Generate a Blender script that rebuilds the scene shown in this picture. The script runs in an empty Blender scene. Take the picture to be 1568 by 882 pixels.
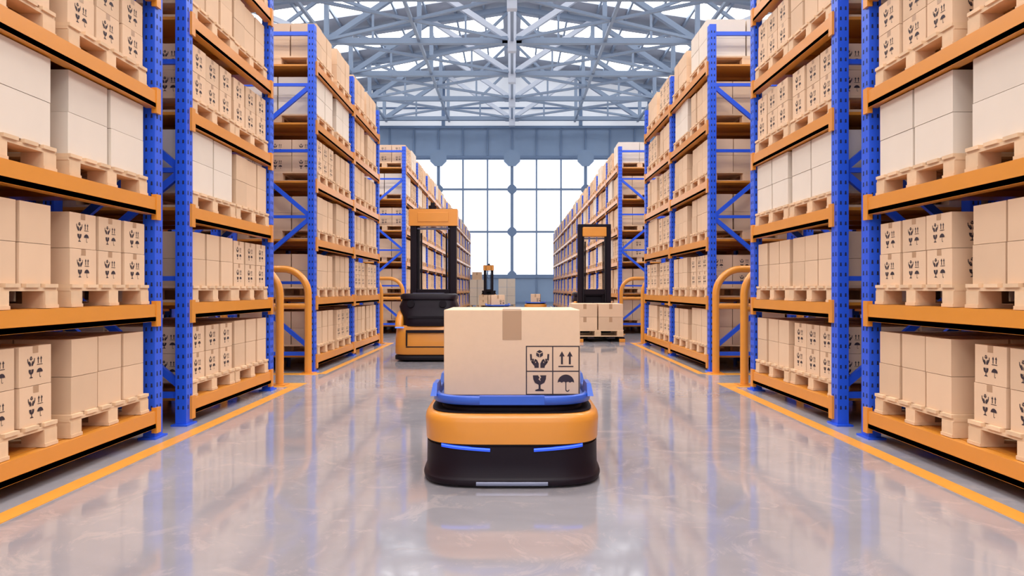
import bpy, math, random
from mathutils import Vector, Matrix
random.seed(7)
S=bpy.context.scene
COL=S.collection
# ------------------------------------------------------------ materials
def newmat(name):
    m=bpy.data.materials.new(name); m.use_nodes=True
    nt=m.node_tree; b=nt.nodes['Principled BSDF']
    return m,nt,b
def pmat(name,col,rough=.5,metal=0,var=0.0,island=0.0,scale=6,spec=.5,coat=0,bump=0):
    m,nt,b=newmat(name)
    b.inputs['Roughness'].default_value=rough
    b.inputs['Metallic'].default_value=metal
    b.inputs['Specular IOR Level'].default_value=spec
    b.inputs['Coat Weight'].default_value=coat
    b.inputs['Coat Roughness'].default_value=.12
    b.inputs['Base Color'].default_value=(*col,1)
    if var<.03 and island==0: return m
    tc=nt.nodes.new('ShaderNodeTexCoord')
    nz=nt.nodes.new('ShaderNodeTexNoise'); nz.inputs['Scale'].default_value=scale; nz.inputs['Detail'].default_value=1
    nt.links.new(tc.outputs['Object'],nz.inputs['Vector'])
    hsv=nt.nodes.new('ShaderNodeHueSaturation'); hsv.inputs['Color'].default_value=(*col,1)
    mr=nt.nodes.new('ShaderNodeMapRange'); mr.inputs['To Min'].default_value=1-var; mr.inputs['To Max'].default_value=1+var
    nt.links.new(nz.outputs['Fac'],mr.inputs['Value'])
    if island>0:
        g=nt.nodes.new('ShaderNodeNewGeometry')
        m2=nt.nodes.new('ShaderNodeMapRange'); m2.inputs['To Min'].default_value=1-island; m2.inputs['To Max'].default_value=1+island
        nt.links.new(g.outputs['Random Per Island'],m2.inputs['Value'])
        mm=nt.nodes.new('ShaderNodeMath'); mm.operation='MULTIPLY'
        nt.links.new(mr.outputs[0],mm.inputs[0]); nt.links.new(m2.outputs[0],mm.inputs[1])
        nt.links.new(mm.outputs[0],hsv.inputs['Value'])
    else:
        nt.links.new(mr.outputs[0],hsv.inputs['Value'])
    nt.links.new(hsv.outputs[0],b.inputs['Base Color'])
    return m
def emat(name,col,strength,base=(.8,.8,.8)):
    m,nt,b=newmat(name)
    b.inputs['Base Color'].default_value=(*base,1)
    b.inputs['Emission Color'].default_value=(*col,1)
    b.inputs['Emission Strength'].default_value=strength
    b.inputs['Roughness'].default_value=.4
    return m
ORANGE=pmat('orange_paint',(.70,.26,.028),.34,var=.04,coat=.2)
BLUE=pmat('rack_blue_paint',(.018,.095,.70),.35)
BLUE2=pmat('tray_blue_plastic',(.025,.10,.52),.35,coat=.15)
HOLE=pmat('slot_dark',(.006,.008,.05),.7)
CARD=pmat('cardboard_tan',(.71,.485,.315),.75,var=.04,island=.09,spec=.2)
CARDM=pmat('cardboard_parcel',(.73,.50,.325),.7,var=.03,spec=.25,scale=30)
WHITE=pmat('cardboard_cream',(.74,.63,.52),.7,var=.03,island=.05,spec=.2)
TAPE=pmat('packing_tape',(.45,.265,.145),.4)
WOOD=pmat('pallet_wood',(.73,.50,.31),.7,var=.12,island=.08,scale=14,spec=.2)
INK=pmat('label_ink',(.03,.015,.02),.7)
BLACK=pmat('black_plastic',(.009,.004,.008),.45,spec=.18)
RUBBER=pmat('black_rubber',(.008,.005,.008),.6,spec=.2)
CHROME=pmat('brushed_metal',(.16,.16,.21),.4,metal=1)
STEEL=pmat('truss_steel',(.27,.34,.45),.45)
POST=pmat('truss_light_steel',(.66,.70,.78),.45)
FRAME=pmat('window_frame_blue_grey',(.17,.25,.39),.5)
PANEL=pmat('wall_panel_blue_grey',(.27,.37,.52),.6,var=.06,scale=1.2)
SIDEW=pmat('wall_side_paint',(.58,.59,.62),.7)
ROOF=pmat('roof_sheet',(.48,.51,.58),.6,var=.05,scale=1.5)
FIXT=pmat('added_lamp_housing',(.6,.6,.62),.5)
LINE=pmat('floor_line_paint',(.74,.32,.045),.3,var=.12,scale=12)
GLOW=emat('window_daylight_pane',(.93,.965,1),1.15)
GABLE=emat('gable_translucent_sheet',(.90,.93,1),.46,(.5,.51,.54))
SKY=emat('skylight_translucent_sheet',(.97,.98,1),3.6)
LED=emat('blue_led',(.02,.10,1),.5,(.02,.08,.6))
LED2=emat('white_blue_led',(.10,.26,1),.7,(.1,.2,.8))
# floor
def floor_mat():
    m,nt,b=newmat('polished_concrete')
    N=nt.nodes; L=nt.links
    tc=N.new('ShaderNodeTexCoord')
    n1=N.new('ShaderNodeTexNoise'); n1.inputs['Scale'].default_value=.9; n1.inputs['Detail'].default_value=4; n1.inputs['Roughness'].default_value=.65; n1.inputs['Distortion'].default_value=.6
    n2=N.new('ShaderNodeTexNoise'); n2.inputs['Scale'].default_value=3.0; n2.inputs['Detail'].default_value=6; n2.inputs['Roughness'].default_value=.75; n2.inputs['Distortion'].default_value=1.8
    L.new(tc.outputs['Object'],n1.inputs['Vector']); L.new(tc.outputs['Object'],n2.inputs['Vector'])
    r=N.new('ShaderNodeValToRGB'); r.color_ramp.elements[0].position=.3; r.color_ramp.elements[0].color=(.265,.25,.27,1)
    r.color_ramp.elements[1].position=.72; r.color_ramp.elements[1].color=(.37,.345,.36,1)
    L.new(n1.outputs['Fac'],r.inputs[0])
    r2=N.new('ShaderNodeValToRGB'); r2.color_ramp.elements[0].position=.54; r2.color_ramp.elements[0].color=(0,0,0,1)
    r2.color_ramp.elements[1].position=.62; r2.color_ramp.elements[1].color=(1,1,1,1)
    L.new(n2.outputs['Fac'],r2.inputs[0])
    mx=N.new('ShaderNodeMixRGB'); mx.inputs[2].default_value=(.48,.41,.385,1)
    mf=N.new('ShaderNodeMath'); mf.operation='MULTIPLY'; mf.inputs[1].default_value=.38
    L.new(r2.outputs[0],mf.inputs[0]); L.new(mf.outputs[0],mx.inputs[0]); L.new(r.outputs[0],mx.inputs[1])
    L.new(mx.outputs[0],b.inputs['Base Color'])
    mr=N.new('ShaderNodeMapRange'); mr.inputs['From Min'].default_value=.45; mr.inputs['From Max'].default_value=.68
    mr.inputs['To Min'].default_value=.06; mr.inputs['To Max'].default_value=.17
    L.new(n2.outputs['Fac'],mr.inputs['Value']); L.new(mr.outputs[0],b.inputs['Roughness'])
    b.inputs['Specular IOR Level'].default_value=.9
    b.inputs['IOR'].default_value=1.58
    return m
FLOOR=floor_mat()
# ------------------------------------------------------------ mesh builder
class MB:
    def __init__(s): s.v=[];s.f=[];s.mi=[];s.mats=[];s.sm=[]
    def m(s,mat):
        if mat not in s.mats: s.mats.append(mat)
        return s.mats.index(mat)
    def add(s,vs,fs,mat,smooth=False):
        o=len(s.v); s.v+= [tuple(p) for p in vs]; k=s.m(mat)
        for f in fs: s.f.append([o+i for i in f]); s.mi.append(k); s.sm.append(smooth)
    def box(s,x0,x1,y0,y1,z0,z1,mat):
        vs=[(x,y,z) for z in(z0,z1) for y in(y0,y1) for x in(x0,x1)]
        s.add(vs,[(0,2,3,1),(4,5,7,6),(0,1,5,4),(2,6,7,3),(0,4,6,2),(1,3,7,5)],mat)
    def strut(s,p,q,w,h,mat):
        p=Vector(p);q=Vector(q);d=(q-p).normalized()
        up=Vector((0,0,1)) if abs(d.z)<.95 else Vector((0,1,0))
        a=d.cross(up).normalized()*w/2; b=a.cross(d).normalized()*h/2
        vs=[p-a-b,p+a-b,p+a+b,p-a+b,q-a-b,q+a-b,q+a+b,q-a+b]
        s.add(vs,[(0,1,2,3),(7,6,5,4),(0,4,5,1),(1,5,6,2),(2,6,7,3),(3,7,4,0)],mat)
    def loft(s,secs,mat,caps=True,smooth=True):
        n=len(secs[0]); vs=[p for c in secs for p in c]; fs=[]
        for i in range(len(secs)-1):
            for j in range(n):
                a=i*n+j;b=i*n+(j+1)%n; fs.append((a,b,b+n,a+n))
        s.add(vs,fs,mat,smooth)
        if caps:
            s.add(secs[0],[tuple(range(n))[::-1]],mat); s.add(secs[-1],[tuple(range(n))],mat)
    def tube(s,path,r,mat,n=12):
        secs=[];P=[Vector(p) for p in path]; prev=None
        for i,p in enumerate(P):
            d=((P[min(i+1,len(P)-1)]-p).normalized()+(p-P[max(i-1,0)]).normalized()).normalized() if 0<i<len(P)-1 else ((P[1]-P[0]) if i==0 else (P[-1]-P[-2])).normalized()
            if prev is None:
                u=Vector((0,1,0)) if abs(d.y)<.9 else Vector((1,0,0))
            else: u=prev
            a=(u-d*u.dot(d)).normalized(); prev=a; b=d.cross(a)
            secs.append([p+a*r*math.cos(t*2*math.pi/n)+b*r*math.sin(t*2*math.pi/n) for t in range(n)])
        s.loft(secs,mat)
    def cyl(s,c,r,h,mat,axis='z',n=20):
        c=Vector(c);d={'x':Vector((1,0,0)),'y':Vector((0,1,0)),'z':Vector((0,0,1))}[axis]
        s.tube([c-d*h/2,c+d*h/2],r,mat,n)
    def mesh(s,name):
        me=bpy.data.meshes.new(name); me.from_pydata(s.v,[],s.f)
        for m in s.mats: me.materials.append(m)
        me.polygons.foreach_set('material_index',s.mi); me.polygons.foreach_set('use_smooth',s.sm)
        me.update(); return me
    def obj(s,name,parent=None,loc=(0,0,0),rz=0,bevel=0):
        return place(s.mesh(name),name,parent,loc,rz,bevel)
def place(me,name,parent=None,loc=(0,0,0),rz=0,bevel=0):
    o=bpy.data.objects.new(name,me); COL.objects.link(o); o.location=loc; o.rotation_euler=(0,0,rz)
    if parent: o.parent=parent
    if bevel:
        b=o.modifiers.new('bevel','BEVEL'); b.width=bevel; b.segments=2; b.limit_method='ANGLE'; b.angle_limit=math.radians(50)
    return o
def empty(name,loc=(0,0,0),rz=0):
    e=bpy.data.objects.new(name,None); COL.objects.link(e); e.location=loc; e.rotation_euler=(0,0,rz); e.empty_display_size=.2; return e
def sup(hw,hl,z,n=3.6,N=96,cx=0,cy=0):
    r=[]
    for i in range(N):
        t=2*math.pi*i/N; c,s_=math.cos(t),math.sin(t)
        r.append((cx+hw*math.copysign(abs(c)**(2/n),c),cy+hl*math.copysign(abs(s_)**(2/n),s_),z))
    return r
# ------------------------------------------------------------ icons
def arc(cx,cy,r,a0,a1,n=8): return [(cx+r*math.cos(math.radians(a0+(a1-a0)*i/n)),cy+r*math.sin(math.radians(a0+(a1-a0)*i/n))) for i in range(n+1)]
def stroke(p,q,w):
    dx,dy=q[0]-p[0],q[1]-p[1];l=math.hypot(dx,dy);nx,ny=-dy/l*w/2,dx/l*w/2
    return [(p[0]+nx,p[1]+ny),(p[0]-nx,p[1]-ny),(q[0]-nx,q[1]-ny),(q[0]+nx,q[1]+ny)]
def icon(k):
    if k=='arrows':
        r=[]
        for c in(.3,.7):
            r.append([(c-.05,.22),(c+.05,.22),(c+.05,.62),(c+.14,.62),(c,.88),(c-.14,.62),(c-.05,.62)])
        r.append([(.12,.08),(.88,.08),(.88,.14),(.12,.14)]); return r
    if k=='glass':
        return [[(.16,.88),(.42,.88),(.5,.76),(.44,.68),(.55,.58),(.52,.7),(.58,.77),(.52,.88),(.84,.88),(.82,.68),(.74,.50),(.55,.40),(.55,.2),(.72,.14),(.72,.08),(.28,.08),(.28,.14),(.45,.2),(.45,.40),(.26,.50),(.18,.68)]]
    if k=='umbrella':
        top=arc(.5,.5,.42,0,180,12)
        sc=[(.15,.55),(.22,.55),(.29,.5),(.36,.55),(.43,.55),(.5,.5),(.57,.55),(.64,.55),(.71,.5),(.78,.55),(.85,.55)]
        r=[top+sc]
        r.append([(.475,.15),(.525,.15),(.525,.53),(.475,.53)])
        r.append(arc(.58,.15,.105,180,360,8)+arc(.58,.15,.055,360,180,8))
        return r
    if k=='hands':
        r=[[(.5,.95),(.66,.86),(.5,.78),(.34,.86)],[(.33,.82),(.485,.74),(.485,.56),(.33,.66)],[(.67,.82),(.515,.74),(.515,.56),(.67,.66)]]
        for s_ in(1,-1):
            f=lambda p:(.5+s_*(p[0]-.5),p[1])
            r.append([f(p) for p in[(.04,.44),(.10,.30),(.24,.12),(.24,.04),(.46,.04),(.46,.26),(.36,.46),(.29,.44),(.32,.30),(.22,.26)]])
            r.append([f(p) for p in stroke((.075,.42),(.055,.74),.09)])
            r.append([f(p) for p in stroke((.16,.28),(.17,.50),.09)])
            r.append([f(p) for p in stroke((.22,.26),(.30,.48),.07)])
        return r
def put_icon(mb,kind,O,U,V,size,mat=INK):
    O=Vector(O);U=Vector(U);V=Vector(V)
    for poly in icon(kind):
        mb.add([O+U*(a*size)+V*(b*size) for a,b in poly],[tuple(range(len(poly)))],mat)
def label4(mb,O,U,V,size,grid=False):
    O=Vector(O);U=Vector(U);V=Vector(V);h=size/2;p=h*.86;g=h*.07
    for kind,i,j in(('glass',0,0),('umbrella',1,0),('hands',0,1),('arrows',1,1)):
        put_icon(mb,kind,O+U*(i*h+g)+V*(j*h+g),U,V,p)
# ------------------------------------------------------------ room shell
YF,YB,XW=47.0,-14.0,16.0
def ridge(x): return 16.3-abs(x)*.15
mb=MB(); mb.box(-XW-.2,XW+.2,YB-.2,YF+.4,-.2,0,FLOOR); mb.obj('floor')
for nm,s_ in(('wall_left',-1),('wall_right',1)):
    mb=MB(); x0,x1=sorted((s_*XW,s_*(XW+.2))); mb.box(x0,x1,YB,YF,0,ridge(XW),SIDEW)
    for k in range(13):
        y=46.3-4.8*k; a,b=sorted((s_*XW,s_*(XW-.35))); mb.box(a,b,y-.2,y+.2,0,ridge(XW)-.05,STEEL)
    mb.obj(nm)
def gablewall(name,y0,y1,holes_face,sgn):
    mb=MB()
    yi=y0 if sgn<0 else y1
    mb.box(-XW,XW,y0,y1,0,1.9,PANEL)
    mb.box(-XW,XW,y0,y1,10.0,12.2,PANEL)
    mb.box(-XW,-13.44,y0,y1,1.9,10,PANEL); mb.box(13.44,XW,y0,y1,1.9,10,PANEL)
    zt=12.2
    vs=[(-XW,y0,zt),(XW,y0,zt),(XW,y0,ridge(XW)),(0,y0,ridge(0)),(-XW,y0,ridge(XW))]
    vs+= [(a,y1,c) for a,b,c in vs]
    mb.add(vs,[(0,1,2,3,4),(9,8,7,6,5),(0,5,6,1),(1,6,7,2),(2,7,8,3),(3,8,9,4),(4,9,5,0)],GABLE)
    a,b=sorted((yi,yi+sgn*.1))
    for i in range(-9,10):
        x=i*1.68
        mb.box(x-.05,x+.05,a,b,10.15,12.05,FRAME); mb.box(x-.05,x+.05,a,b,.05,1.8,FRAME)
    for z in(10.05,12.1,1.85,.06): mb.box(-XW,XW,a,b-0.001,z-.09,z+.09,FRAME)
    for i in range(-3,4):
        x=i*4.7; mb.box(x-.12,x+.12,a,b,12.2,ridge(x)-.1,FRAME)
    for z in(13.4,): mb.box(-XW,XW,a,b-.002,z-.06,z+.06,FRAME)
    mb.obj(name)
    mb=MB(); ym=(y0+y1)/2
    mb.box(-13.44,13.44,ym-.02,ym+.02,1.9,10,GLOW)
    mb.obj('window_1' if sgn<0 else 'rear_fill_window')
    mb=MB(); a,b=sorted((yi+sgn*.08,ym+sgn*.021))
    for i in range(-8,9):
        x=i*1.68; w=.10 if i%3==0 else .05
        mb.box(x-w,x+w,a,b,1.9,10,FRAME)
    for z in(1.95,4.94,7.85,9.95):
        mb.box(-13.44,13.44,a+.01,b-.001,z-.06,z+.06,FRAME)
    for i in(-6,-3,0,3,6):
        for z,r in((1.95,.33),(4.94,.33),(7.85,.33),(9.98,.60)):
            x=i*1.68; a2=yi+sgn*.12
            p=[(x+r*math.cos(math.radians(22.5+45*t)),a2,z+r*math.sin(math.radians(22.5+45*t))) for t in range(8)]
            q=[(u,a2-sgn*.1,w) for u,v,w in p]
            mb.loft([q,p],PANEL if r>.5 else FRAME,smooth=False)
    mb.obj('trim_1' if sgn<0 else 'trim_2')
gablewall('wall_front',YF,YF+.3,True,-1)
gablewall('wall_back',YB-.3,YB,True,1)  # unseen rear wall; its glowing window is added as fill light
mb=MB(); sk=MB()
def slab(m,x0,x1,y0,y1,dz,t,mat):
    vs=[(x0,y0,ridge(x0)+dz),(x1,y0,ridge(x1)+dz),(x1,y1,ridge(x1)+dz),(x0,y1,ridge(x0)+dz)]
    vs+=[(a,b,c+t) for a,b,c in vs]
    m.add(vs,[(3,2,1,0),(4,5,6,7),(0,1,5,4),(1,2,6,5),(2,3,7,6),(3,0,4,7)],mat)
ys=[YB-.3]+[46.3-4.8*k for k in range(12,-1,-1) if 46.3-4.8*k>YB]+[YF+.3]
for a,b in zip(ys[:-1],ys[1:]):
    mid=(a+b)/2
    if b-a<3:
        for s_ in((-XW-.2,0),(0,XW+.2)): slab(mb,*s_,a,b,0,.15,ROOF)
        continue
    for s_ in(-1,1):
        o=lambda p,q:sorted((s_*p,s_*q))
        y0,y1=mid-.95,mid+.95
        slab(mb,*o(0,XW+.2),a,y0,0,.15,ROOF); slab(mb,*o(0,XW+.2),y1,b,0,.15,ROOF)
        slab(mb,*o(0,.5),y0,y1,0,.15,ROOF); slab(mb,*o(15,XW+.2),y0,y1,0,.15,ROOF)
        slab(sk,*o(.5,15),y0,y1,.05,.03,SKY)
mb.obj('ceiling'); sk.obj('window_3')
mb=MB()
for i in range(-10,11):
    if i==0: continue
    x=i*1.5; mb.box(x-.05,x+.05,YB,YF,ridge(x)-.2,ridge(x)-.04,STEEL)
mb.obj('roof_purlins')
ZT=12.5
mb=MB()
for s_ in(-1,1):
    xs=[0,4.3,8.6,12.4,15.7]
    zt=lambda x: ridge(x)-.32
    mb.strut((0,0,zt(0)),(s_*15.9,0,zt(15.9)),.26,.24,STEEL)
    mb.strut((0,0,ZT),(s_*15.65,0,ZT),.26,.26,STEEL)
    for j,x in enumerate(xs[1:4]): mb.strut((s_*x,0,ZT),(s_*x,0,zt(x)),.2,.2,STEEL)
    for j in range(4):
        a,b=xs[j],xs[j+1]
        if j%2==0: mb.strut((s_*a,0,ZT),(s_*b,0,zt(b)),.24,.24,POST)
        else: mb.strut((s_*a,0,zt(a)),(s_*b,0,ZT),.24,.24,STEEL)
        m_=(a+b)/2
        if j%2==0:
            mb.strut((s_*m_,0,ZT),(s_*m_,0,(ZT+zt(b))/2),.1,.1,STEEL)
            mb.strut((s_*m_,0,(ZT+zt(b))/2),(s_*a,0,zt(a)),.14,.14,STEEL)
        else:
            mb.strut((s_*m_,0,ZT),(s_*m_,0,(ZT+zt(a))/2),.1,.1,STEEL)
            mb.strut((s_*m_,0,(ZT+zt(a))/2),(s_*b,0,zt(b)),.14,.14,STEEL)
mb.box(-.20,.20,-.16,.16,ZT-.5,ridge(0)-.25,POST)
mb.box(-.45,.45,-.13,.13,ZT-.16,ZT+.2,STEEL)
tm=mb.mesh('roof_truss')
TY=[46.2-4.8*k for k in range(12)]
for y in TY: place(tm,'roof_truss',None,(0,y,0))
mb=MB()
for x in(-12.4,-8.6,-4.3,0,4.3,8.6,12.4):
    mb.strut((x,YB,ZT+.02),(x,YF,ZT+.02),.14,.14,STEEL)
for a,b in zip(TY[1:],TY[:-1]):
    for x0,x1 in((-8.6,0),(0,8.6)):
        mb.strut((x0,a,ZT+.05),(x1,b,ZT+.05),.12,.12,STEEL)
        mb.strut((x1,a,ZT+.05),(x0,b,ZT+.05),.12,.12,STEEL)
mb.obj('roof_bracing')
# added lamps, out of view under the trusses, supplying most of the light
mb=MB()
mb.box(-2.6,2.6,-.66,.66,.02,.12,FIXT)
for a_,b_,c_,d_ in((-2.65,2.65,-.70,-.66),(-2.65,2.65,.66,.70),(-2.65,-2.6,-.66,.66),(2.6,2.65,-.66,.66)): mb.box(a_,b_,c_,d_,-.04,.12,FIXT)
for x in(-2,2): mb.box(x-.02,x+.02,-.02,.02,.12,.40,FIXT)
lm=mb.mesh('added_fill_lamp')
for y in(-6.6,-1.8,7.8,17.4,22.2):
    for x in(-8.0,0.0,8.0):
        o=place(lm,'added_fill_lamp',None,(x,y,12.0))
        L=bpy.data.lights.new('added_fill_light','AREA'); L.shape='RECTANGLE'; L.size=5.1; L.size_y=1.3; L.energy=500; L.color=(1,.965,.93)
        lo=bpy.data.objects.new('added_fill_light',L); COL.objects.link(lo); lo.parent=o; lo.location=(0,0,.0)
# ------------------------------------------------------------ racks
XR=2.385; DEPTH=1.05; HT=4.2
ZB=.19; DZ=.712
BT=[ZB+DZ*k for k in range(6)]
def frame_mesh():
    mb=MB()
    for x0 in(0,DEPTH-.08):
        mb.box(x0,x0+.08,-.05,.05,.01,HT,BLUE)
        mb.box(x0-.02,x0+.10,-.08,.08,0,.012,BLUE)
        z=.12
        while z<HT-.05:
            for c in(-.022,.022):
                if x0==0: mb.add([(-.0008,c-.008,z),(-.0008,c+.008,z),(-.0008,c+.006,z+.03),(-.0008,c-.006,z+.03)],[(0,1,2,3)],HOLE)
            for c in(.022,.058):
                for y in(-.0508,.0508):
                    mb.add([(x0+c-.007,y,z),(x0+c+.007,y,z),(x0+c+.005,y,z+.026),(x0+c-.005,y,z+.026)],[(0,1,2,3)],HOLE)
            z+=.075
    a,b=.08,DEPTH-.08; z=.3; up=True
    mb.strut((a,0,.22),(b,0,.22),.035,.045,BLUE)
    while z+.8<HT:
        p,q=((a,0,z),(b,0,z+.75)) if up else ((b,0,z),(a,0,z+.75))
        mb.strut(p,q,.035,.05,BLUE); z+=.80; up=not up
        mb.strut((a,0,z-.02),(b,0,z-.02),.03,.035,BLUE)
    mb.strut((a,0,HT-.1),(b,0,HT-.1),.035,.045,BLUE)
    return mb.mesh('upright_frame')
FM=frame_mesh()
PL,PD=.80,1.0
def pallet(mb,z0=0,pl=PL,pd=PD):
    y0=-pl/2;x0=-pd/2
    for c in(0,.5,1):
        yc=y0+.05+c*(pl-.1)
        mb.box(x0,-x0,yc-.05,yc+.05,z0,z0+.018,WOOD)
        for e in(0,.5,1):
            xc=x0+.065+e*(pd-.13); mb.box(xc-.06,xc+.06,yc-.048,yc+.048,z0+.018,z0+.088,WOOD)
    for e in(0,.5,1):
        xc=x0+.065+e*(pd-.13); mb.box(xc-.055,xc+.055,y0,-y0,z0+.088,z0+.106,WOOD)
    n=6
    for i in range(n):
        yc=y0+.055+i*(pl-.11)/(n-1); mb.box(x0,-x0,yc-.05,yc+.05,z0+.106,z0+.125,WOOD)
PH=.125
def load(kind,seed,sides=True):
    rnd=random.Random(seed); mb=MB(); pallet(mb)
    ny,nx,nl,h={'plain':(3,3,2,.205),'label':(3,3,2,.20),'white':(2,2,2,.232),'plainhi':(3,3,2,.22)}[kind]
    mat=WHITE if kind=='white' else CARD
    W,D=PL-.03,PD-.03; cy,cx=W/ny,D/nx
    for i in range(ny):
        for j in range(nx):
            dx=rnd.uniform(-.004,.010); dy=rnd.uniform(0,.012)
            for l in range(nl):
                x0=-D/2+j*cx+.004+dx+rnd.uniform(-.002,.002); x1=-D/2+(j+1)*cx-.008+dx*.5
                y0=-W/2+i*cy+.008+dy; y1=-W/2+(i+1)*cy-.008-rnd.uniform(0,.006)
                z0=PH+l*h+.0005; z1=PH+(l+1)*h-.002
                mb.box(x0,x1,y0,y1,z0,z1,mat)
                if kind!='white':
                    if l==nl-1:
                        ym=(y0+y1)/2; mb.add([(x0,ym-.02,z1+.0006),(x1,ym-.02,z1+.0006),(x1,ym+.02,z1+.0006),(x0,ym+.02,z1+.0006)],[(0,1,2,3)],TAPE)
                if kind=='label':
                    s=.125
                    if j==0:
                        label4(mb,(x0-.0012,y1-.03-(y1-y0-s-.03)*.3,z0+.03),(0,-1,0),(0,0,1),s)
                        ym=(y0+y1)/2
                        mb.add([(x0-.0008,ym-.02,z1),(x0-.0008,ym+.02,z1),(x0-.0008,ym+.02,z1-.035),(x0-.0008,ym-.02,z1-.035)],[(0,1,2,3)],TAPE)
                    if i==0: label4(mb,(x0+.08,y0-.0012,z0+.03),(1,0,0),(0,0,1),s)
                    if i==ny-1: label4(mb,(x1-.08,y1+.0012,z0+.03),(-1,0,0),(0,0,1),s)
    return mb.mesh('loaded_pallet_'+kind)
LOADS={k:[load(k,i*11+3) for i in range(3)] for k in('plain','label','white','plainhi')}
def module(yp,side,row,table=None):
    xf=XR+row*(DEPTH+.12)
    e=empty('pallet_rack',(side*xf,yp[0],0))
    rz=0 if side>0 else math.pi
    for y in yp:
        place(FM,'upright_frame',e,(0,y-yp[0],0),rz)
    mb=MB()
    for a,b in zip(yp[:-1],yp[1:]):
        a_,b_=a-yp[0]+.05,b-yp[0]-.05
        for z in BT:
            for xo,out in((-.012,-1),(DEPTH-.042,1)):
                x0,x1=xo,xo+.054
                X0,X1=sorted((side*x0,side*x1))
                mb.box(X0,X1,a_,b_,z-.115,z-.002,ORANGE)
                xl0,xl1=(x0+.0,x1+.015) if out<0 else (x0-.015,x1)
                X0,X1=sorted((side*xl0,side*xl1)); mb.box(X0,X1,a_,b_,z-.116,z-.085,ORANGE)
                c0,c1=(xo-.006,xo+.03) if out<0 else (xo+.03,xo+.06)
                X0,X1=sorted((side*c0,side*c1))
                for yy,dd in((a_,-1),(b_,1)):
                    ya,yb=sorted((yy-dd*.01,yy+dd*.045)); mb.box(X0,X1,ya,yb,z-.15,z+.02,ORANGE)
            X0,X1=sorted((side*.05,side*(DEPTH-.05)))
            mb.box(X0,X1,a_+.005,b_-.005,z-.022,z,ORANGE)
            for t in(.25,.5,.75):
                yy=a_+(b_-a_)*t; mb.box(X0,X1,yy-.03,yy+.03,z-.06,z-.023,ORANGE)
    mb.obj('shelf_beams',e)
    rnd=random.Random(int(yp[0]*10)+side*5+row*77)
    for bi,(a,b) in enumerate(zip(yp[:-1],yp[1:])):
        mid=(a+b)/2-yp[0]; off=(b-a-.1)/4-.002
        for k,z in enumerate(BT):
            for p,s_ in((0,-1),(1,1)):
                kind=None
                if table: kind=table.get((bi,k,p))
                if kind is None: kind=rnd.choice(['plain','plain','label','plainhi','white' if k in(2,4,5) else 'label'])
                me=rnd.choice(LOADS[kind])
                place(me,'loaded_pallet',e,(side*(DEPTH/2-.012+rnd.uniform(-.012,.006)),mid+s_*off+rnd.uniform(-.006,.006),z+.001),rz)
nearT={}
for k,(a,b) in enumerate([('label','plain'),('plain','label'),('white','white'),('plain','label'),('label','plain'),('white','plain')]):
    nearT[(2,k,0)]=a; nearT[(2,k,1)]=b
BTt={}
for k,(a,b) in enumerate([('label','plain'),('plain','label'),('white','plainhi'),('label','label'),('plainhi','plain'),('plain','label')]):
    BTt[(0,k,0)]=a; BTt[(0,k,1)]=b
BTr={}
for k,(a,b) in enumerate([('label','plain'),('plain','plain'),('white','white'),('label','label'),('plainhi','label'),('plain','label')]):
    BTr[(0,k,0)]=a; BTr[(0,k,1)]=b
for side in(-1,1):
    for row in(0,1):
        module([-1.13,.79,2.71,4.63],side,row,nearT if row==0 else None)
        module([5.07,6.81],side,row,(BTt if side<0 else BTr) if row==0 else None)
        module([8.32,10.34,12.3],side,row)
        module([15.4+2.0*i for i in range(13 if row==0 else 4)],side,row)
# ------------------------------------------------------------ guards
def guard_mesh():
    mb=MB(); r=.042; R=.3; H=1.24; W=1.0
    path=[(0,0,0),(0,0,H-R)]+[(R-R*math.cos(math.radians(t)),0,H-R+R*math.sin(math.radians(t))) for t in range(10,91,10)]
    path+=[(W-R,0,H)]+[(W-R+R*math.sin(math.radians(t)),0,H-R+R*math.cos(math.radians(t))) for t in range(10,91,10)]+[(W,0,0)]
    mb.tube(path,r,ORANGE,14); mb.tube([(0.02,0,.80),(W-.02,0,.80)],.036,ORANGE,12)
    for x in(0,W): mb.box(x-.08,x+.08,-.08,.08,0,.012,ORANGE)
    return mb.mesh('rack_end_guard')
GM=guard_mesh()
for side in(-1,1):
    for y in(7.14,8.14,12.66,15.2):
        place(GM,'rack_end_guard',None,(side*2.42,y,0),0 if side>0 else math.pi)
    mb=MB()
    def ln(xa,xb,ya,yb):
        X0,X1=sorted((side*xa,side*xb)); mb.box(X0,X1,ya,yb,.0,.003,LINE)
    ln(2.18,2.28,-6,7.0); ln(2.18,3.4,7.0,7.30)
    ln(2.20,2.28,8.1,12.8); ln(2.28,3.4,8.0,8.18); ln(2.28,3.4,12.6,12.8)
    ln(2.20,2.28,15.1,40)
    mb.obj('floor_marking')
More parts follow.
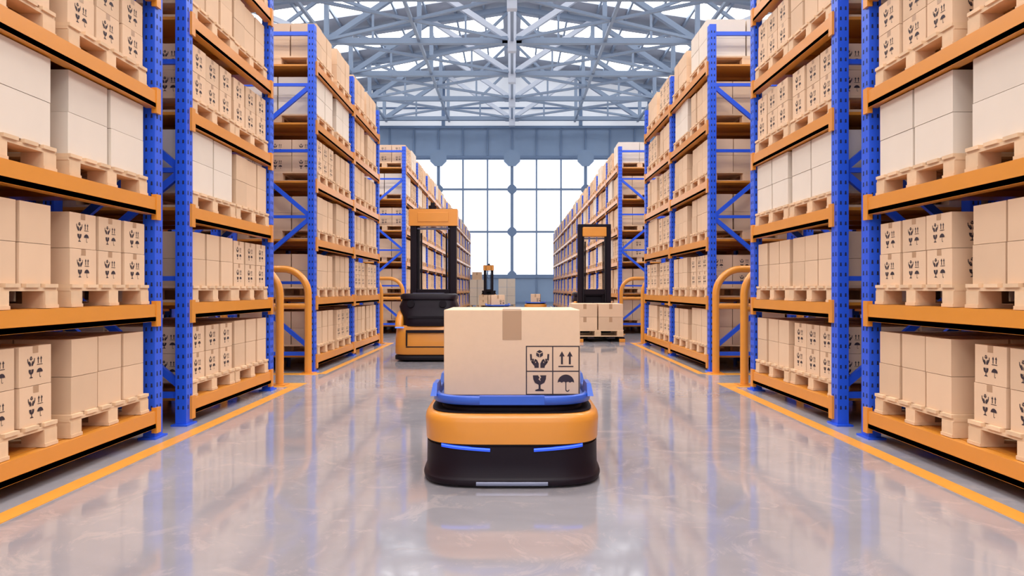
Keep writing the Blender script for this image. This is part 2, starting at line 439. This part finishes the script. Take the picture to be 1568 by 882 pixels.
# ------------------------------------------------------------ delivery robot
def delivery_robot(loc,rz=0,big=True,boxdims=(.373,.29,.47),boxy=.08):
    e=empty('delivery_robot',loc,rz)
    n=4.2
    mb=MB()
    mb.loft([sup(.44,.48,.012,n),sup(.476,.520,.014,n)],BLACK)
    mb.loft([sup(.476,.520,.014,n),sup(.480,.524,.028,n),sup(.476,.520,.040,n)],BLACK,caps=False)
    mb.loft([sup(.476,.520,.040,n),sup(.464,.506,.052,n),sup(.463,.504,.13,n),sup(.462,.502,.205,n)],BLACK,caps=False)
    mb.loft([sup(.462,.502,.205,n),sup(.44,.48,.208,n)],BLACK)
    mb.obj('lower_body',e)
    mb=MB(); m=5.0
    mb.loft([sup(.44,.48,.216,n),sup(.467,.507,.219,n)],ORANGE,caps=False)
    mb.loft([sup(.467,.507,.219,n),sup(.468,.508,.26,n),sup(.467,.507,.325,m),sup(.463,.503,.347,m),sup(.455,.495,.361,m),sup(.440,.480,.368,m)],ORANGE,caps=False)
    mb.loft([sup(.440,.480,.368,m),sup(.40,.44,.369,m)],ORANGE)
    mb.loft([sup(.455,.495,.206,n),sup(.455,.495,.217,n)],BLACK)
    mb.obj('upper_shell',e)
    mb=MB()
    mb.loft([sup(.43,.472,.3695,m),sup(.43,.472,.374,m)],RUBBER,smooth=False)
    mb.loft([sup(.385,.43,.374,n),sup(.385,.43,.39,n),sup(.41,.445,.409,n)],BLACK,smooth=False)
    mb.obj('lift_platform',e)
    tn=4.0; dz=.005
    mb=MB()
    mb.loft([sup(.405,.44,.400+dz,tn),sup(.418,.452,.404+dz,tn),sup(.418,.452,.414+dz,tn)],BLUE2)
    o=[sup(.420,.455,.402+dz,tn),sup(.430,.465,.406+dz,tn),sup(.431,.466,.442+dz,tn),sup(.427,.462,.447+dz,tn),sup(.405,.44,.447+dz,tn),sup(.400,.435,.442+dz,tn),sup(.400,.435,.412+dz,tn)]
    mb.loft(o,BLUE2,caps=False)
    for s_ in(-1,1):
        for y in(-.22,.22):
            mb.loft([[(s_*.428,y-.14,.44),(s_*.428,y+.14,.44),(s_*.396,y+.14,.44),(s_*.396,y-.14,.44)],
                     [(s_*.420,y-.08,.50),(s_*.420,y+.08,.50),(s_*.398,y+.08,.50),(s_*.398,y-.08,.50)]],BLUE2,smooth=False)
    def front(x,hw,hl,nn): return -hl*(1-(abs(x)/hw)**nn)**(1/nn)
    xs=[-.165+.033*i for i in range(11)]
    A=[(x,front(x,.431,.466,tn)-.008,.414) for x in xs]+[(x,front(x,.431,.466,tn)-.008,.456) for x in xs]+[(x,front(x,.431,.466,tn)+.02,.458) for x in xs]
    k=len(xs); mb.add(A,[(i,i+1,k+i+1,k+i) for i in range(k-1)]+[(k+i,k+i+1,2*k+i+1,2*k+i) for i in range(k-1)],BLUE2)
    mb.obj('tray',e)
    mb=MB()
    for s_ in(-1,1):
        xs=[s_*(.11+.25*i/10) for i in range(11)]
        k=len(xs)
        def strip(dz0,dz1,mat,out):
            A=[];B=[]
            for i,x in enumerate(xs):
                z=.192+.016*(i/10)
                y=front(x,.464,.504,n)-out
                A.append((x,y,z+dz0));B.append((x,y,z+dz1))
            f=[(i,i+1,k+i+1,k+i) for i in range(k-1)]
            mb.add(A+B,f,mat,False)
            mb.add(B+[(x,y+.02,z) for x,y,z in B],f,mat)
        strip(-.009,.007,LED,.006); strip(.001,.006,LED2,.0075)
    mb.obj('led_strips',e)
    mb=MB(); xs=[-.18+.036*i for i in range(11)]; k=len(xs)
    A=[(x,front(x,.480,.524,n)-.003,.016) for x in xs]+[(x,front(x,.480,.524,n)-.003,.030) for x in xs]+[(x,front(x,.480,.524,n)+.012,.042) for x in xs]
    mb.add(A,[(i,i+1,k+i+1,k+i) for i in range(k-1)]+[(k+i,k+i+1,2*k+i+1,2*k+i) for i in range(k-1)],CHROME,True)
    mb.obj('bumper_sensor',e)
    mb=MB()
    for x in(-.3,.3):
        for y in(-.28,.28): mb.cyl((x,y,.045),.045,.06,RUBBER,'x')
    mb.obj('wheels',e)
    w,d,h=boxdims; B0=.42
    mb=MB(); mb.box(-w,w,-d,d,B0,B0+h,CARDM); mb.obj('parcel_box',e,(0,boxy,0),0,.005)
    if not big:
        mb=MB(); mb.box(-.03,.03,-d-.001,-d+.002,B0+h*.65,B0+h-.004,TAPE)
        label4(mb,(w*.2,-d-.002,.45),(1,0,0),(0,0,1),h*.5); mb.obj('parcel_label',e,(0,boxy,0)); return
    mb=MB(); f=-d-.0012; zt=B0+h
    mb.add([(-.052,f,zt-.165),(.052,f,zt-.165),(.052,f,zt-.005),(-.052,f,zt-.005)],[(0,1,2,3)],TAPE)
    mb.add([(-.052,-d,zt+.0012),(.052,-d,zt+.0012),(.052,d,zt+.0012),(-.052,d,zt+.0012)],[(0,1,2,3)],TAPE)
    x0,x1,z0,z1=.079,.367,.425,.688; xm=(x0+x1)/2; zm=(z0+z1)/2-.005
    def q(a,b,c,d_): mb.add([(a,f,c),(b,f,c),(b,f,d_),(a,f,d_)],[(0,1,2,3)],INK)
    t=.0028
    for z in(z0,zm,z1): q(x0-t,x1+t,z-t,z+t)
    for x in(x0,xm,x1): mb.add([(x-t,f-.0002,z0),(x+t,f-.0002,z0),(x+t,f-.0002,z1),(x-t,f-.0002,z1)],[(0,1,2,3)],INK)
    s=.108
    for kind,cx,cz in(('hands',(x0+xm)/2,(zm+z1)/2),('arrows',(x1+xm)/2,(zm+z1)/2),('glass',(x0+xm)/2,(zm+z0)/2),('umbrella',(x1+xm)/2,(zm+z0)/2)):
        put_icon(mb,kind,(cx-s/2,f,cz-s/2),(1,0,0),(0,0,1),s)
    mb.obj('parcel_label',e,(0,boxy,0))
delivery_robot((0,3.955,0),0,True,(.373,.28,.468),.08)
delivery_robot((-.52,24.5,0),.1,False,(.24,.24,.38),0)
delivery_robot((1.02,29.5,0),-.1,False,(.2,.2,.38),0)
# ------------------------------------------------------------ forklifts
def forklift(loc,rz=0,H=2.2,hs=.25,body=.46,carry=None,inset=False,cx=0,cz=.1005):
    e=empty('autonomous_forklift',loc,rz)
    cy=.42; L=.42
    mb=MB()
    mb.loft([sup(body-.03,L-.03,.02,5,cy=cy),sup(body,L,.03,5,cy=cy),sup(body,L,.075,5,cy=cy),sup(body-.02,L-.02,.085,5,cy=cy)],RUBBER)
    mb.loft([sup(body-.02,L-.02,.085,5,cy=cy),sup(body-.03,L-.03,.10,5,cy=cy)],BLACK,caps=False)
    mb.loft([sup(body-.01,L-.01,.10,5,cy=cy),sup(body,L,.12,5,cy=cy),sup(body-.005,L-.01,.30,5,cy=cy),sup(body-.015,L-.03,.44,5,cy=cy),sup(body-.03,L-.06,.50,5,cy=cy)],ORANGE)
    mb.obj('chassis',e)
    mb=MB()
    for s_ in(-1,1):
        c=s_*(body-.075)
        mb.loft([sup(.07,L-.03,.48,4,cx=c,cy=cy+.0),sup(.068,L-.04,.58,4,cx=c,cy=cy+.01),sup(.055,L-.10,.68,4,cx=c-s_*.01,cy=cy+.06),sup(.03,L-.2,.75,4,cx=c-s_*.03,cy=cy+.12)],ORANGE)
    mb.obj('side_pods',e)
    mb=MB()
    mb.loft([sup(body-.13,L-.03,.49,5,cy=cy),sup(body-.12,L-.02,.53,5,cy=cy),sup(body-.11,L-.03,.62,5,cy=cy),sup(body-.08,L-.06,.66,5,cy=cy),sup(body-.05,L-.08,.76,5,cy=cy),sup(body-.09,L-.12,.86,5,cy=cy)],BLACK)
    mb.loft([sup(body-.07,L-.10,.86,5,cy=cy),sup(body-.06,L-.10,.92,5,cy=cy),sup(body-.10,L-.14,.94,5,cy=cy)],BLACK)
    mb.box(-.26,.26,.02,.06,.60,.63,RUBBER); mb.box(-.22,.22,.24,.30,.938,.95,CHROME)
    for s_ in(-1,1): mb.cyl((s_*.22,.09,.80),.05,.06,RUBBER,'y')
    mb.obj('hood',e)
    mb=MB()
    mb.box(-.28,.28,-.004,.02,.40,.44,BLACK); mb.box(-.28,.28,.0,.02,.20,.215,BLACK)
    mb.box(-.28,-.26,-.003,.02,.22,.40,BLACK); mb.box(.26,.28,-.003,.02,.22,.40,BLACK)
    for s_ in(-1,1):
        a,b=sorted((s_*.43,s_*.31)); mb.box(a,b,.01,.04,.465,.482,LED2)
    mb.obj('front_panel',e,bevel=.004)
    mb=MB(); ym=.93
    for s_ in(-1,1):
        a,b=sorted((s_*hs,s_*(hs+.095))); mb.box(a,b,ym-.07,ym+.07,.05,H,BLACK)
        a,b=sorted((s_*(hs-.035),s_*(hs-.003))); mb.box(a,b,ym-.03,ym+.09,.05,H-.03,RUBBER)
        mb.cyl((s_*(hs-.06),ym+.02,.05+(H-.4)/2),.014,H-.4,RUBBER)
    mb.box(-hs,hs,ym-.05,ym+.05,.9,1.0,BLACK); mb.box(-hs,hs,ym-.05,ym+.05,.3,.4,BLACK)
    mb.box(-hs,hs,ym-.045,ym+.045,H-.3,H-.27,CHROME)
    if inset: mb.box(-hs-.09,hs+.09,ym-.08,ym+.08,H-.05,H+.005,BLACK)
    mb.obj('mast',e,bevel=.006)
    mb=MB()
    if inset:
        mb.box(-hs+.0,hs-.0,ym-.09,ym+.10,H-.25,H-.055,ORANGE)
    else:
        mb.box(-hs-.115,hs+.115,ym-.10,ym+.09,H-.25,H,ORANGE)
        mb.box(-hs+.02,hs-.02,ym-.108,ym-.10,H-.19,H-.05,ORANGE)
    mb.obj('mast_top_cover',e,bevel=.015)
    if not inset:
        mb=MB(); mb.cyl((-.02,ym,H+.03),.06,.06,BLACK); mb.cyl((-.02,ym,H+.08),.03,.05,RUBBER)
        mb.box(-hs-.1,hs+.1,ym-.02,ym+.02,H,H+.015,BLACK)
        mb.obj('lidar_sensor',e)
    mb=MB()
    dzf=cz-.1005
    mb.box(-.3,.3,ym+.10,ym+.15,.08+dzf,.5+dzf,BLACK)
    for s_ in(-1,1):
        a,b=sorted((s_*.14,s_*.26)); mb.box(a,b,ym+.15,ym+1.15,.06+dzf,.10+dzf,BLACK); mb.box(a,b,ym+.13,ym+.17,.06+dzf,.48+dzf,BLACK)
        a,b=sorted((s_*.34,s_*.45)); mb.box(a,b,.8,ym+1.1,.0,.09,BLACK)
        mb.box(a,b,ym+1.1,ym+1.16,.0,.06,ORANGE)
        mb.cyl((s_*.3,.25,.06),.06,.08,RUBBER,'x')
    mb.obj('forks',e,bevel=.004)
    if carry: big_load('carried_load',(cx,1.62,cz),*carry,parent=e)
    return e
def big_load(name,loc,w,d,h,nx,mat,rz=0,parent=None):
    mb=MB(); pallet(mb,0,d,w)
    cx=w/nx
    for i in range(nx):
        for j in range(2):
            for l in range(2):
                y0,y1=-d/2+j*d/2+.005,-d/2+(j+1)*d/2-.005
                xm=-w/2+i*cx+cx/2
                mb.box(-w/2+i*cx+.012,-w/2+(i+1)*cx-.012,y0,y1,PH+l*h/2+.001,PH+(l+1)*h/2-.003,mat)
                z=PH+(l+1)*h/2
                yy=y0-.001 if j==0 else y1+.001
                mb.add([(xm-.03,yy,z-.1),(xm+.03,yy,z-.1),(xm+.03,yy,z-.004),(xm-.03,yy,z-.004)],[(0,1,2,3)],TAPE)
    mb.obj(name,parent,loc,rz)
forklift((-1.18,9.42,0),0,2.2)
forklift((1.69,15.05,0),math.pi,2.33,.245,carry=(.98,.82,.50,2,CARD),inset=True,cx=.06)
forklift((-1.18,35.5,0),math.pi,2.2,.15,.42,carry=(.9,.8,.5,2,CARD))
def wrapped(loc,w,h,topbox=False):
    mb=MB(); pallet(mb,0,.9,w)
    for l in range(3):
        for i in range(2):
            mb.box(-w/2+i*w/2+.01,-w/2+(i+1)*w/2-.01,-.44,.44,PH+l*h/3+.002,PH+(l+1)*h/3-.01,WHITE)
    if topbox:
        mb.box(-.28,.25,-.4,.2,PH+h-.009,PH+h+.42,CARD); mb.box(-.05,.02,-.402,-.398,PH+h+.25,PH+h+.41,TAPE)
    return mb.obj('white_carton_stack',None,loc)
wrapped((-.30,40.5,0),1.0,1.5)
wrapped((-1.95,38.8,0),.85,1.42,True)
# ------------------------------------------------------------ world, camera
w=bpy.data.worlds.new('daylight'); S.world=w; w.use_nodes=True
w.node_tree.nodes['Background'].inputs[0].default_value=(.85,.92,1,1); w.node_tree.nodes['Background'].inputs[1].default_value=1
cam=bpy.data.cameras.new('camera'); co=bpy.data.objects.new('camera',cam); COL.objects.link(co)
co.location=(0,0,1); co.rotation_euler=(math.pi/2,0,0)
cam.sensor_width=36; cam.lens=36*1050/1568; cam.shift_y=2/1568; cam.clip_end=200
S.camera=co
S.view_settings.view_transform='Standard'; S.view_settings.look='None'; S.view_settings.exposure=0
